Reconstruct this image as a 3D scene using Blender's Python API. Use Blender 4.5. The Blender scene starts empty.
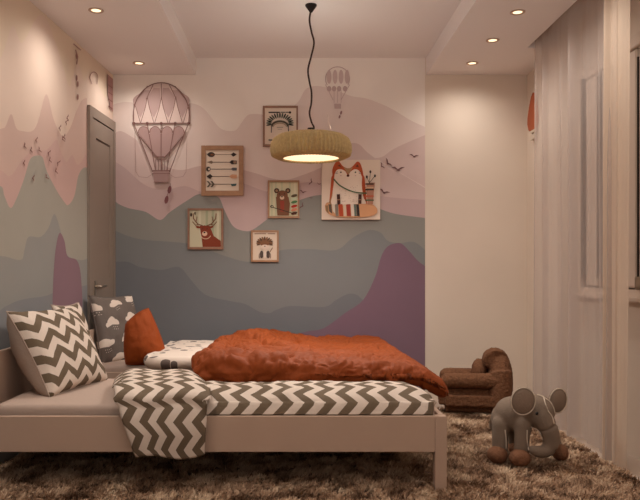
import bpy, bmesh, math, random
import numpy as np
from mathutils import Vector, Matrix, noise
from mathutils.bvhtree import BVHTree
random.seed(7); rng = np.random.default_rng(7)
S = bpy.context.scene; C = S.collection
PI = math.pi
F = 725.0; VX = 294.0; VY = 271.0
def P(x, y, Y):                      # photo measurement at a known distance -> place in the room
    return Vector(((x-VX)*Y/F, Y, 1+(VY-y)*Y/F))
def lin(c):
    return tuple(((v/255)/12.92 if v/255 <= .04045 else ((v/255+.055)/1.055)**2.4) for v in c)+(1,)

# ---------------------------------------------------------------- node maths
class X:
    def __init__(s, nt, k): s.nt, s.k = nt, k
    def _m(s, op, *a):
        n = s.nt.nodes.new('ShaderNodeMath'); n.operation = op
        for i, v in enumerate((s,)+a):
            if isinstance(v, X): s.nt.links.new(v.k, n.inputs[i])
            else: n.inputs[i].default_value = v
        return X(s.nt, n.outputs[0])
    def __add__(s, o): return s._m('ADD', o)
    def __sub__(s, o): return s._m('SUBTRACT', o)
    def __mul__(s, o): return s._m('MULTIPLY', o)
    def __truediv__(s, o): return s._m('DIVIDE', o)
    def __gt__(s, o): return s._m('GREATER_THAN', o)
    def __lt__(s, o): return s._m('LESS_THAN', o)
    def frac(s): return s._m('FRACT')
    def floor(s): return s._m('FLOOR')
    def pp(s, o): return s._m('PINGPONG', o)
    def mx(s, o): return s._m('MAXIMUM', o)
    def sq(s): return s*s
def mat(name, col, rough=.8, bump=0, bscale=60, mottle=0, mscale=4, sheen=0, pattern=None, emit=None, metal=0, trans=0, transp=0):
    m = bpy.data.materials.new(name); m.use_nodes = True; nt = m.node_tree
    b = nt.nodes['Principled BSDF']; out = nt.nodes['Material Output']
    c = lin(col); b.inputs['Base Color'].default_value = c
    b.inputs['Roughness'].default_value = rough; b.inputs['Metallic'].default_value = metal
    b.inputs['Specular IOR Level'].default_value = .25
    if sheen: b.inputs['Sheen Weight'].default_value = sheen
    tc = nt.nodes.new('ShaderNodeTexCoord'); csock = None
    if pattern:
        sp = nt.nodes.new('ShaderNodeSeparateXYZ'); nt.links.new(tc.outputs['UV'], sp.inputs[0])
        fac, c2 = pattern(nt, X(nt, sp.outputs[0]), X(nt, sp.outputs[1]), tc)
        mi = nt.nodes.new('ShaderNodeMix'); mi.data_type = 'RGBA'
        nt.links.new(fac.k, mi.inputs[0]); mi.inputs[6].default_value = c; mi.inputs[7].default_value = lin(c2)
        csock = mi.outputs[2]
    if mottle:
        n = nt.nodes.new('ShaderNodeTexNoise'); n.inputs['Scale'].default_value = mscale; n.inputs['Detail'].default_value = 6
        nt.links.new(tc.outputs['Object'], n.inputs['Vector'])
        mr = nt.nodes.new('ShaderNodeMapRange'); mr.inputs[1].default_value = .25; mr.inputs[2].default_value = .75
        mr.inputs[3].default_value = 1-mottle; mr.inputs[4].default_value = 1+mottle
        nt.links.new(n.outputs[0], mr.inputs[0])
        vm = nt.nodes.new('ShaderNodeVectorMath'); vm.operation = 'SCALE'
        if csock: nt.links.new(csock, vm.inputs[0])
        else: vm.inputs[0].default_value = c[:3]
        nt.links.new(mr.outputs[0], vm.inputs[3]); csock = vm.outputs[0]
    if csock: nt.links.new(csock, b.inputs['Base Color'])
    if bump:
        n = nt.nodes.new('ShaderNodeTexNoise'); n.inputs['Scale'].default_value = bscale; n.inputs['Detail'].default_value = 4
        nt.links.new(tc.outputs['Object'], n.inputs['Vector'])
        bp = nt.nodes.new('ShaderNodeBump'); bp.inputs['Strength'].default_value = bump; bp.inputs['Distance'].default_value = .01
        nt.links.new(n.outputs[0], bp.inputs['Height']); nt.links.new(bp.outputs[0], b.inputs['Normal'])
    if emit: b.inputs['Emission Color'].default_value = lin(emit[0]); b.inputs['Emission Strength'].default_value = emit[1]
    last = b.outputs[0]
    if trans:
        t = nt.nodes.new('ShaderNodeBsdfTranslucent'); t.inputs[0].default_value = c
        if csock: nt.links.new(csock, t.inputs[0])
        ms = nt.nodes.new('ShaderNodeMixShader'); ms.inputs[0].default_value = trans
        nt.links.new(last, ms.inputs[1]); nt.links.new(t.outputs[0], ms.inputs[2]); last = ms.outputs[0]
    if transp:
        t = nt.nodes.new('ShaderNodeBsdfTransparent')
        ms = nt.nodes.new('ShaderNodeMixShader'); ms.inputs[0].default_value = transp
        nt.links.new(last, ms.inputs[1]); nt.links.new(t.outputs[0], ms.inputs[2]); last = ms.outputs[0]
    nt.links.new(last, out.inputs[0])
    return m

def chevron(pitch, period, amp, swap=False):     # bands follow v, zigzag runs across u
    def f(nt, u, v, tc):
        if swap: u, v = v, u
        return (((u/pitch)+(v.pp(period/2)*(2*amp/period))).frac() > .5), (112, 96, 78)
    return f
def clouds(nt, u, v, tc):
    u, v = u*.97+v*.16+(v*23).pp(1)*.012, v*.97-u*.16+(u*17).pp(1)*.012
    row = (v/.125).floor(); uu = u/.20 + (row*.5)
    a = uu.frac()-.5; b = (v/.125).frac()-.5; b = b*.83
    def c(x, y, r): return (a-x).sq()+(b-y).sq()
    m = (c(-.2, -.07, 0) < .017).mx(c(0, .02, 0) < .040).mx(c(.19, -.05, 0) < .022)
    m = m*(b > -.15)
    dots = (((u/.016).frac()-.5).sq()+((v/.016).frac()-.5).sq()) < .03
    dots = dots*(b < -.2)*((a-.05).sq() < .02)
    return m.mx(dots), (226, 210, 196)
def spots(nt, u, v, tc):
    vo = nt.nodes.new('ShaderNodeTexVoronoi'); vo.inputs['Scale'].default_value = 13
    nt.links.new(tc.outputs['UV'], vo.inputs['Vector'])
    sp = nt.nodes.new('ShaderNodeSeparateColor'); nt.links.new(vo.outputs['Color'], sp.inputs[0])
    r = X(nt, sp.outputs[0])
    return X(nt, vo.outputs['Distance']) < (r*.34+.13), (112, 100, 94)

M = {}
def mm(k, *a, **kw): M[k] = mat(k, *a, **kw); return M[k]
mm('white_paint', (224, 208, 192), .85, mottle=.03, mscale=2)
mm('ceiling_paint', (236, 228, 224), .85)
mm('door_paint', (148, 133, 121), .5)
mm('door_groove', (96, 82, 74), .6)
mm('bed_paint', (196, 168, 148), .45, mottle=.02, mscale=8)
mm('sheet', (186, 164, 150), .85, bump=.15, bscale=40)
mm('chevron_cloth', (222, 206, 192), .85, bump=.2, bscale=50, pattern=chevron(.098, .118, .58))
mm('chevron_pillow', (222, 206, 192), .85, bump=.2, bscale=50, pattern=chevron(.098, .16, .68, True))
mm('pillow_back', (176, 156, 142), .85, bump=.2)
mm('cloud_cloth', (112, 101, 94), .85, bump=.2, pattern=clouds)
mm('dotted_cloth', (226, 210, 196), .85, bump=.2, pattern=spots)
mm('rust_cloth', (142, 66, 24), .7, bump=.8, bscale=22, mottle=.06, mscale=9)
mm('rust_cushion', (150, 68, 22), .7, bump=.3, bscale=30)
mm('brown_plush', (120, 82, 58), .95, bump=.9, bscale=110, mottle=.28, mscale=70)
mm('grey_plush', (132, 115, 100), .9, bump=.25, bscale=120)
mm('ear_inner', (138, 118, 102), .9, bump=.25, bscale=120)
mm('piping', (212, 196, 178), .8)
mm('foot_plush', (128, 88, 64), .95, bump=.6, bscale=120)
mm('black', (18, 15, 14), .3)
mm('cord', (62, 44, 38), .6)
mm('canopy', (28, 20, 17), .5)
mm('woven', (190, 170, 130), .8, bump=.25, bscale=140, mottle=.16, mscale=60, trans=.3)
mm('diffuser', (250, 235, 205), .5, emit=((255, 226, 186), .85))
mm('bulb', (255, 240, 215), .5, emit=((255, 214, 160), 5))
mm('lens', (250, 235, 205), .5, emit=((255, 226, 186), 1.0))
mm('trim_metal', (196, 170, 150), .4, metal=.3)
mm('lamp_inner', (120, 96, 80), .5)
mm('frame_wood', (168, 128, 98), .5, mottle=.12, mscale=30)
mm('frame_wood_dark', (150, 112, 92), .5, mottle=.12, mscale=30)
mm('handle_metal', (190, 176, 160), .3, metal=.9)
mm('sheer', (218, 204, 196), .9, trans=.35, transp=.5)
mm('voile', (232, 212, 192), .9, trans=.3, transp=.22)
mm('window_paint', (218, 200, 184), .5)
mm('pane', (196, 178, 164), .25)
mm('gap_shade_paint', (58, 48, 42), .6)  # dark colour standing in for shade in the window
mm('floor_tile', (196, 176, 160), .5, mottle=.04)
mm('rug_base', (96, 72, 56), .95, mottle=.3, mscale=25)
COLM = {}
def cm(col, rough=.85):
    k = 'paint_%02x%02x%02x' % tuple(col)
    if k not in COLM: COLM[k] = mat(k, col, rough, mottle=.025, mscale=3)
    return COLM[k]

# ---------------------------------------------------------------- objects
def props(o, label=None, cat=None, group=None, kind=None):
    if label: o['label'] = label
    if cat: o['category'] = cat
    if group: o['group'] = group
    if kind: o['kind'] = kind
    return o
def link(name, me, m=None, parent=None, smooth=True):
    o = bpy.data.objects.new(name, me); C.objects.link(o)
    if m is not None:
        for q in (m if isinstance(m, (list, tuple)) else [m]): me.materials.append(q)
    if parent is not None:
        o.parent = parent; o.matrix_parent_inverse = Matrix.Translation(parent.location).inverted()
    if smooth and me.polygons: me.polygons.foreach_set('use_smooth', [True]*len(me.polygons))
    return o
def thing(name, loc, label, cat, group=None):
    o = bpy.data.objects.new(name, None); C.objects.link(o); o.location = loc; o.empty_display_size = .05
    return props(o, label, cat, group)
def from_bm(name, bm, m, parent=None, smooth=False):
    me = bpy.data.meshes.new(name); bm.normal_update(); bm.to_mesh(me); bm.free()
    return link(name, me, m, parent, smooth)
def box_bm(bm, a, b, bev=0, mi=0):
    r = bmesh.ops.create_cube(bm, size=1)
    vs = r['verts']; a = Vector(a); b = Vector(b)
    for v in vs: v.co = Vector(((a[i]+b[i])/2+v.co[i]*(b[i]-a[i])) for i in range(3))
    fs = {f for v in vs for f in v.link_faces}
    for f in fs: f.material_index = mi
    if bev:
        es = list({e for v in vs for e in v.link_edges})
        bmesh.ops.bevel(bm, geom=es, offset=bev, segments=2, affect='EDGES')
def box(name, a, b, m, parent=None, bev=0):
    bm = bmesh.new(); box_bm(bm, a, b, bev); return from_bm(name, bm, m, parent)
def tube_bm(bm, pts, r, n=8, closed=False):
    pts = [Vector(p) for p in pts]; rings = []; L = len(pts)
    for i, p in enumerate(pts):
        if closed: d = pts[(i+1) % L]-pts[i-1]
        else: d = pts[min(i+1, L-1)]-pts[max(i-1, 0)]
        d.normalize(); up = Vector((0, 0, 1)) if abs(d.z) < .9 else Vector((0, 1, 0))
        s = d.cross(up).normalized(); t = s.cross(d)
        rr = r[i] if isinstance(r, (list, tuple)) else r
        rings.append([bm.verts.new(p+(s*math.cos(2*PI*k/n)+t*math.sin(2*PI*k/n))*rr) for k in range(n)])
    for i in range(L if closed else L-1):
        A, B = rings[i], rings[(i+1) % L]
        for k in range(n): bm.faces.new((A[k], A[(k+1) % n], B[(k+1) % n], B[k]))
    if not closed: bm.faces.new(rings[0][::-1]); bm.faces.new(rings[-1])
def tube(name, pts, r, m, parent=None, n=8, closed=False):
    bm = bmesh.new(); tube_bm(bm, pts, r, n, closed); return from_bm(name, bm, m, parent, True)
def spline(pts, n=8):
    pts = [Vector(p) for p in pts]; o = []
    for i in range(len(pts)-1):
        a = pts[max(i-1, 0)]; b = pts[i]; c = pts[i+1]; d = pts[min(i+2, len(pts)-1)]
        for k in range(n):
            t = k/n
            o.append(.5*((2*b)+(c-a)*t+(2*a-5*b+4*c-d)*t*t+(3*b-a-3*c+d)*t**3))
    o.append(pts[-1]); return o
def lathe(name, prof, cen, m, parent=None, n=48, ribs=0, rib=0, closed=False):
    bm = bmesh.new(); rings = []
    for (r, z) in prof:
        ring = []
        for k in range(n):
            a = 2*PI*k/n; rr = r*(1+(rib*math.cos(ribs*a) if ribs else 0))
            ring.append(bm.verts.new((cen[0]+rr*math.cos(a), cen[1]+rr*math.sin(a), z)))
        rings.append(ring)
    L = len(rings)
    for i in range(L if closed else L-1):
        A, B = rings[i], rings[(i+1) % L]
        for k in range(n): bm.faces.new((A[k], A[(k+1) % n], B[(k+1) % n], B[k]))
    if not closed:
        if prof[0][0] > 0: bm.faces.new(rings[0][::-1])
        if prof[-1][0] > 0: bm.faces.new(rings[-1])
    bmesh.ops.recalc_face_normals(bm, faces=bm.faces)
    return from_bm(name, bm, m, parent, True)

def fb(p, sc, oct=3, seed=0):
    v = 0; a = 1; t = 0
    for i in range(oct):
        v += a*noise.noise(Vector(p)*sc*(2**i)+Vector((seed*3.1, seed*7.7, i*5.3))); t += a; a *= .5
    return v/t
def ridge(p, sc, seed=0):
    return 1-abs(noise.noise(Vector(p)*sc+Vector((seed, seed*2.3, 0))))*2

def soft_block(name, a, b, r, m, parent=None, n=(40, 20, 6), disp=None, uvscale=1, uvmode='drape', shape=None):
    """closed rounded block, optionally displaced; UV in metres, laid as cloth over the top and down the sides"""
    a = Vector(a); b = Vector(b); c = (a+b)/2; h = (b-a)/2
    bm = bmesh.new(); uvl = bm.loops.layers.uv.new('UVMap'); V = {}
    def vert(i, j, k):
        key = (i, j, k)
        if key in V: return V[key]
        q = Vector(((i/n[0]*2-1), (j/n[1]*2-1), (k/n[2]*2-1)))
        p = Vector((q.x*h.x, q.y*h.y, q.z*h.z))
        inn = Vector(max(-(h[t]-r[t]), min(h[t]-r[t], p[t])) for t in range(3))
        d = Vector(((p[t]-inn[t])/r[t] if r[t] > 0 else 0) for t in range(3))
        L = max(abs(d.x), abs(d.y), abs(d.z)); l2 = d.length
        if l2 > 0:
            d = d*(L/l2)
            p = inn+Vector(d[t]*r[t] for t in range(3))
        w = c+p
        V[key] = (bm.verts.new(w), q); return V[key]
    def face(ids):
        vs = [vert(*i)[0] for i in ids]
        try: f = bm.faces.new(vs)
        except ValueError: return
    for i in range(n[0]):
        for j in range(n[1]):
            face([(i, j, n[2]), (i+1, j, n[2]), (i+1, j+1, n[2]), (i, j+1, n[2])]); face([(i, j, 0), (i, j+1, 0), (i+1, j+1, 0), (i+1, j, 0)])
    for i in range(n[0]):
        for k in range(n[2]):
            face([(i, 0, k), (i+1, 0, k), (i+1, 0, k+1), (i, 0, k+1)]); face([(i, n[1], k), (i, n[1], k+1), (i+1, n[1], k+1), (i+1, n[1], k)])
    for j in range(n[1]):
        for k in range(n[2]):
            face([(0, j, k), (0, j, k+1), (0, j+1, k+1), (0, j+1, k)]); face([(n[0], j, k), (n[0], j+1, k), (n[0], j+1, k+1), (n[0], j, k+1)])
    uvs = {}
    for v, q in V.values():
        u = v.co.x; w = v.co.y
        if abs(q.y) > .999: w += math.copysign((b.z-v.co.z), q.y)
        if abs(q.x) > .999: u += math.copysign((b.z-v.co.z), q.x)
        uvs[v] = (u, w)
    for f in bm.faces:
        for l in f.loops: l[uvl].uv = uvs[l.vert]
    bm.normal_update()
    if shape:
        for v, q in V.values(): v.co = shape(v.co.copy(), q)
        bm.normal_update()
    if disp:
        nn = [(v, v.normal.copy(), disp(v.co, v.normal, q)) for v, q in V.values()]
        for v, no, d in nn: v.co = v.co+(no*d if not isinstance(d, Vector) else d)
    return from_bm(name, bm, m, parent, True)

def pillow(name, c, ux, uy, w, h, t, mats, label, group=None, front=.5, N=36, pinch=.07, wr=.006, seed=1, sag=0, key=0, lift=0, shear=0):
    """puffy pillow; ux, uy = in-plane axes, front side = ux x uy; mats=[front, back]"""
    ux = Vector(ux).normalized(); uy = Vector(uy); uy = (uy-ux*uy.dot(ux)).normalized(); uz = ux.cross(uy)
    bm = bmesh.new(); uvl = bm.loops.layers.uv.new('UVMap'); G = [{}, {}]; UV = {}
    for side in (0, 1):
        for i in range(N+1):
            for j in range(N+1):
                a = i/N*2-1; b = j/N*2-1
                edge = i in (0, N) or j in (0, N)
                if side and edge: G[1][i, j] = G[0][i, j]; continue
                k = max(0, (1-a*a)*(1-b*b))**.42
                px = a*(1-pinch*(1-b*b)*a*a)*w/2; py = b*(1-pinch*(1-a*a)*b*b)*h/2
                z = k*t*(front if side == 0 else front-1)
                lp = Vector((px, py, z))
                z += k**.3*wr*fb((px, py, side*5), 14, 3, seed)*2 if not edge else 0
                z += wr*1.2*ridge((px*2, py, side), 9, seed)*(1-k)*(0 if edge else 1)
                px = px*(1-key*(b+1)/2)+shear*(b+1)/2; py += lift*a*(b+1)/2
                py -= sag*(1-abs(a))*max(b, 0)
                v = bm.verts.new(Vector(c)+ux*px+uy*py+uz*z); G[side][i, j] = v; UV[v] = (a*w/2, b*h/2)
    for side in (0, 1):
        for i in range(N):
            for j in range(N):
                g = G[side]; q = [g[i, j], g[i+1, j], g[i+1, j+1], g[i, j+1]]
                if side: q = q[::-1]
                f = bm.faces.new(q); f.material_index = side
                for l in f.loops: l[uvl].uv = UV[l.vert]
    o = from_bm(name, bm, mats, None, True)
    o.data.update()
    rim = [Vector(c)+ux*(a*(1-pinch*(1-b*b)*a*a)*w/2*(1-key*(b+1)/2)+shear*(b+1)/2)+uy*(b*(1-pinch*(1-a*a)*b*b)*h/2+lift*a*(b+1)/2-sag*(1-abs(a))*max(b, 0)) for a, b in
           [(k/20*2-1, -1) for k in range(20)]+[(1, k/20*2-1) for k in range(20)]+[(1-k/20*2, 1) for k in range(20)]+[(-1, 1-k/20*2) for k in range(20)]]
    tube('seam', rim, .004, mats[1], o, 6, True)
    props(o, label, 'pillow', group); return o

def blob(name, parts, m, parent=None, voxel=.006, smooth=6, bevel=None, noise_amp=0, nscale=60):
    """parts: ('e',centre,radii) ellipsoids, ('t',pts,radii) tapered tubes, ('b',a,b,bev) boxes -> one fused surface"""
    bm = bmesh.new()
    for p in parts:
        if p[0] == 'e':
            mx = Matrix.Translation(p[1]) @ (p[3] if len(p) > 3 else Matrix.Identity(4)) @ Matrix.Diagonal((*p[2], 1))
            bmesh.ops.create_icosphere(bm, subdivisions=3, radius=1, matrix=mx)
        elif p[0] == 't':
            tube_bm(bm, p[1], p[2], 14)
            for q, r in ((p[1][0], p[2][0]), (p[1][-1], p[2][-1])):
                bmesh.ops.create_icosphere(bm, subdivisions=2, radius=r, matrix=Matrix.Translation(q))
        elif p[0] == 'b': box_bm(bm, p[1], p[2], p[3])
    me = bpy.data.meshes.new('t'); bm.to_mesh(me); bm.free()
    o = bpy.data.objects.new('t', me); C.objects.link(o)
    md = o.modifiers.new('r', 'REMESH'); md.mode = 'VOXEL'; md.voxel_size = voxel
    ms = o.modifiers.new('s', 'SMOOTH'); ms.iterations = smooth; ms.factor = .6
    dg = bpy.context.evaluated_depsgraph_get(); dg.update()
    res = bpy.data.meshes.new_from_object(o.evaluated_get(dg)); bpy.data.objects.remove(o)
    res.name = name
    if noise_amp:
        for v in res.vertices: v.co += v.normal*noise_amp*fb(v.co, nscale, 2)
    return link(name, res, m, parent, True)

# ---------------------------------------------------------------- drawing on flat surfaces
class Draw:
    def __init__(s, proj, step): s.bm = bmesh.new(); s.proj = proj; s.step = step; s.n = 0; s.mats = []
    def _mi(s, col):
        m = cm(col)
        if m not in s.mats: s.mats.append(m)
        return s.mats.index(m)
    def poly(s, pts, col, raw=False):
        s.n += 1; off = s.n*s.step
        vs = [s.bm.verts.new(s.proj(p[0], p[1], off, raw)) for p in pts]
        f = s.bm.faces.new(vs); f.material_index = s._mi(col); return s
    def ell(s, cx, cy, rx, ry, col, rot=0, n=20, a0=0, a1=360):
        r = math.radians(rot); pts = []
        full = a1-a0 >= 360
        for k in range(n if full else n+1):
            a = math.radians(a0+(a1-a0)*k/n); x = rx*math.cos(a); y = ry*math.sin(a)
            pts.append((cx+x*math.cos(r)-y*math.sin(r), cy+x*math.sin(r)+y*math.cos(r)))
        return s.poly(pts, col)
    def line(s, pts, w, col, same=False):
        s.n += 1; off = s.n*s.step; mi = s._mi(col)
        P2 = [Vector(p) for p in pts]
        for a, b in zip(P2[:-1], P2[1:]):
            d = b-a
            if d.length < 1e-6: continue
            d.normalize(); nrm = Vector((-d.y, d.x))*w/2; e = d*w*.3
            q = [a-e+nrm, b+e+nrm, b+e-nrm, a-e-nrm]
            f = s.bm.faces.new([s.bm.verts.new(s.proj(v.x, v.y, off, False)) for v in q]); f.material_index = mi
            off += s.step*.02
        return s
    def done(s, name, parent): return from_bm(name, s.bm, s.mats, parent)
def arc(cx, cy, rx, ry, a0, a1, n=14):
    return [(cx+rx*math.cos(math.radians(a0+(a1-a0)*k/n)), cy+ry*math.sin(math.radians(a0+(a1-a0)*k/n))) for k in range(n+1)]
YB = 5.66
def on_back(Y):
    def f(x, y, off, raw):
        p = P(x, y, YB) if not raw else Vector((x, YB, y))
        return Vector((p.x, Y-off, p.z))
    return f
def LW(Y): return -1.713+.053*Y           # left wall, slightly out of square
def left_pt(x, y, off=0, raw=False):
    if raw: Y, z = x, y
    else:
        k = (x-VX)/F; Y = -1.713/(k-.053); z = 1+(VY-y)*Y/F
    return Vector((LW(Y)+off, Y, z))

# ================================================================ THE ROOM
Y0 = -1.2; XR = 1.82; ZS = 2.53; ZC = 2.664
fl = box('floor', (-2.0, Y0, -.1), (2.0, YB+.1, 0), M['floor_tile']); props(fl, kind='structure')
ce = box('ceiling', (-2.0, Y0, ZC), (2.0, YB+.1, ZC+.1), M['ceiling_paint']); props(ce, kind='structure')
def prism(name, plan, z0, z1, m):
    bm = bmesh.new(); A = [bm.verts.new((x, y, z0)) for x, y in plan]; B = [bm.verts.new((x, y, z1)) for x, y in plan]
    bm.faces.new(A[::-1]); bm.faces.new(B)
    for i in range(len(A)): j = (i+1) % len(A); bm.faces.new((A[i], A[j], B[j], B[i]))
    bmesh.ops.recalc_face_normals(bm, faces=bm.faces)
    return props(from_bm(name, bm, m), kind='structure')
prism('ceiling_soffit_left', [(LW(Y0), Y0), (-.766, Y0), (-.766, YB), (LW(YB), YB)], ZS, ZC, M['ceiling_paint'])
prism('ceiling_soffit_right', [(1.03, Y0), (1.60, Y0), (1.60, 4.97), (XR, 4.97), (XR, YB), (1.03, YB)], ZS, ZC, M['ceiling_paint'])
wb = box('wall_back', (-1.6, YB, 0), (XR+.1, YB+.1, ZC), M['white_paint']); props(wb, kind='structure')
wl = prism('wall_left', [(LW(Y0)-.1, Y0), (LW(Y0), Y0), (LW(YB), YB), (LW(YB)-.1, YB)], 0, ZC, cm((226, 206, 184)))

# window wall (right) with an opening
wy0, wy1, wz0, wz1 = 3.55, 4.62, .86, 2.24
bm = bmesh.new()
box_bm(bm, (XR, Y0, 0), (XR+.14, YB+.1, wz0)); box_bm(bm, (XR, Y0, wz1), (XR+.14, YB+.1, ZC))
box_bm(bm, (XR, Y0, wz0), (XR+.14, wy0, wz1)); box_bm(bm, (XR, wy1, wz0), (XR+.14, YB+.1, wz1))
wr_ = props(from_bm('wall_right', bm, M['white_paint']), kind='structure')
bm = bmesh.new()
for a, b in (((XR-.012, wy0-.04, wz0), (XR+.08, wy0+.05, wz1)), ((XR-.012, wy1-.05, wz0), (XR+.08, wy1+.04, wz1)),
             ((XR-.010, wy0, wz0-.02), (XR+.08, wy1, wz0+.04)), ((XR-.010, wy0, wz1-.05), (XR+.08, wy1, wz1+.02))): box_bm(bm, a, b, .004)
win = props(from_bm('window_1', bm, M['window_paint']), kind='structure')
box('pane', (XR+.05, wy0, wz0), (XR+.06, wy1, wz1), M['pane'], win)
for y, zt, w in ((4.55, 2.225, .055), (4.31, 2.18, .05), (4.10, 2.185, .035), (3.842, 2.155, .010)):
    box('shutter_gap_shade', (XR-(.010 if w > .02 else .001), y-w/2, .95), (XR+.04, y+w/2, zt-.02), M['gap_shade_paint'], win)  # dark strips put in as painted shade between the shutter leaves
for y0, y1 in ((4.335, 4.52), (4.12, 4.285), (3.86, 4.08), (3.6, 3.825)):
    box('shutter_leaf', (XR+.0, y0, .91), (XR+.045, y1, 2.185), M['window_paint'], win, .006)
box('window_handle', (XR-.03, 3.80, .90), (XR-.0, 3.815, .97), M['handle_metal'], win, .004)
sl = box('window_sill', (XR-.06, wy0-.06, .835), (XR+.06, wy1+.05, .86), M['window_paint'], win, .006)

# door on the left wall next to the corner
def lbox(bm, y0, y1, z0, z1, d0, d1, mi=0):
    vs = []
    for d in (d0, d1):
        for (y, z) in ((y0, z0), (y1, z0), (y1, z1), (y0, z1)): vs.append(bm.verts.new((LW(y)+d, y, z)))
    for q in ((3, 2, 1, 0), (4, 5, 6, 7), (0, 1, 5, 4), (1, 2, 6, 5), (2, 3, 7, 6), (3, 0, 4, 7)):
        f = bm.faces.new([vs[k] for k in q]); f.material_index = mi
bm = bmesh.new()
lbox(bm, 5.06, 5.125, 0, 2.16, .0, .022); lbox(bm, 5.615, 5.655, 0, 2.16, 0, .022); lbox(bm, 5.125, 5.615, 2.09, 2.16, 0, .022)
dr = props(from_bm('door_1', bm, M['door_paint']), kind='structure')
bm = bmesh.new(); lbox(bm, 5.13, 5.61, .01, 2.082, .0, .012)
lbox(bm, 5.125, 5.615, 2.080, 2.092, .0, .004, 1)
for a in ((5.13, 5.20, .01, 2.08), (5.53, 5.61, .01, 2.08), (5.20, 5.53, 1.955, 2.08), (5.20, 5.53, .01, .15), (5.2, 5.53, .80, .95)): lbox(bm, *a, .012, .018)
lbox(bm, 5.20, 5.53, 1.944, 1.955, .012, .0135, 1)
from_bm('door_leaf', bm, [M['door_paint'], M['door_groove']], dr)
hd = tube('door_handle', [P(0, 0, 1)*0+Vector((LW(5.17)+q, y, .89)) for q, y in ((.018, 5.17), (.06, 5.17), (.062, 5.19), (.062, 5.30))], .009, M['handle_metal'], dr)
bm = bmesh.new(); lbox(bm, 5.15, 5.19, .83, .93, .018, .024); from_bm('handle_plate', bm, M['handle_metal'], dr)

# ---------------------------------------------------------------- mural, back wall
CL = LW(YB)+.001; CRX = (425-VX)*YB/F
def band(dr_, edge, col, y_ext=None):
    pts = [P(x, y, YB) for x, y in edge]
    pts = [(min(max(p.x, CL), CRX), p.z) for p in pts]
    dr_.poly(pts+[(pts[-1][0], 0.0), (pts[0][0], 0.0)], col, raw=True)
cream = (240, 228, 218); pinkA = (226, 208, 200); pinkB = (208, 184, 178); pinkC = (194, 168, 165)
sage = (142, 140, 134); sage2 = (128, 129, 129); blue = (116, 118, 122); plum = (126, 100, 114)
def smooth_edge(e, n=5):
    return [(p.x, p.y) for p in spline([(x, y, 0) for x, y in e], n)]
d = Draw(on_back(YB), .0004)
d.poly([(CL, 0), (CL, ZC), (CRX, ZC), (CRX, 0)], cream, raw=True)
band(d, smooth_edge([(112, 105), (125, 102), (150, 104), (170, 101), (190, 103), (200, 106), (207, 112), (214, 121), (220, 128), (228, 131), (236, 130), (242, 122), (248, 115), (256, 114), (270, 115), (285, 112), (298, 102), (306, 89), (318, 86), (335, 90), (351, 96), (368, 99), (390, 108), (410, 120), (425, 127)]), pinkA)
band(d, smooth_edge([(112, 136), (120, 131), (132, 137), (150, 150), (166, 166), (182, 170), (200, 166), (222, 165), (243, 170), (258, 174), (270, 178), (285, 180), (300, 176), (320, 168), (335, 158), (348, 145), (354, 143), (360, 145), (367, 152), (379, 161), (393, 169), (410, 179), (425, 188)]), pinkB)
d2 = smooth_edge([(372, 158), (382, 157), (392, 150), (404, 144), (425, 135)])
pts = [P(x, y, YB) for x, y in d2+[(425, 187), (410, 178.5), (393, 168.5), (379, 160.5)]]
d.poly([(p.x if p.x < CRX else CRX, p.z) for p in pts], (212, 188, 182), raw=True)
band(d, smooth_edge([(112, 160), (125, 168), (145, 185), (165, 190), (185, 186), (205, 192), (225, 180), (245, 184), (270, 192), (290, 186), (310, 182), (330, 186), (380, 196), (425, 200)]), pinkC)
band(d, smooth_edge([(112, 194), (116, 202), (128, 208), (146, 212), (160, 220), (170, 212), (188, 200), (200, 194), (218, 197), (224, 209), (233, 226), (245, 231), (254, 229), (269, 218), (285, 208), (300, 200), (320, 195), (345, 197), (380, 209), (396, 214), (425, 218)]), sage)
band(d, smooth_edge([(112, 229), (128, 236), (146, 240), (190, 244), (225, 256), (250, 262), (268, 256), (282, 250), (309, 249), (336, 250), (351, 239), (363, 232), (372, 230), (381, 233), (388, 241), (400, 243), (414, 242), (425, 250)]), sage2)
band(d, smooth_edge([(112, 262), (128, 262), (140, 267), (161, 270), (179, 267), (191, 280), (206, 295), (230, 301), (245, 304), (260, 312), (270, 313), (276, 310), (291, 306), (324, 307), (336, 300), (348, 294), (357, 295), (363, 300), (375, 306), (400, 330)]), blue)
band(d, smooth_edge([(300, 333), (309, 331), (324, 328), (345, 313), (363, 300), (375, 277), (381, 257), (387, 247), (395, 243.5), (402, 244), (410, 252), (418, 261), (425, 266)]), plum)
d.done('mural', wb)
ink = (136, 102, 96); ink2 = (164, 134, 130); inkf = (174, 144, 140)
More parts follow.
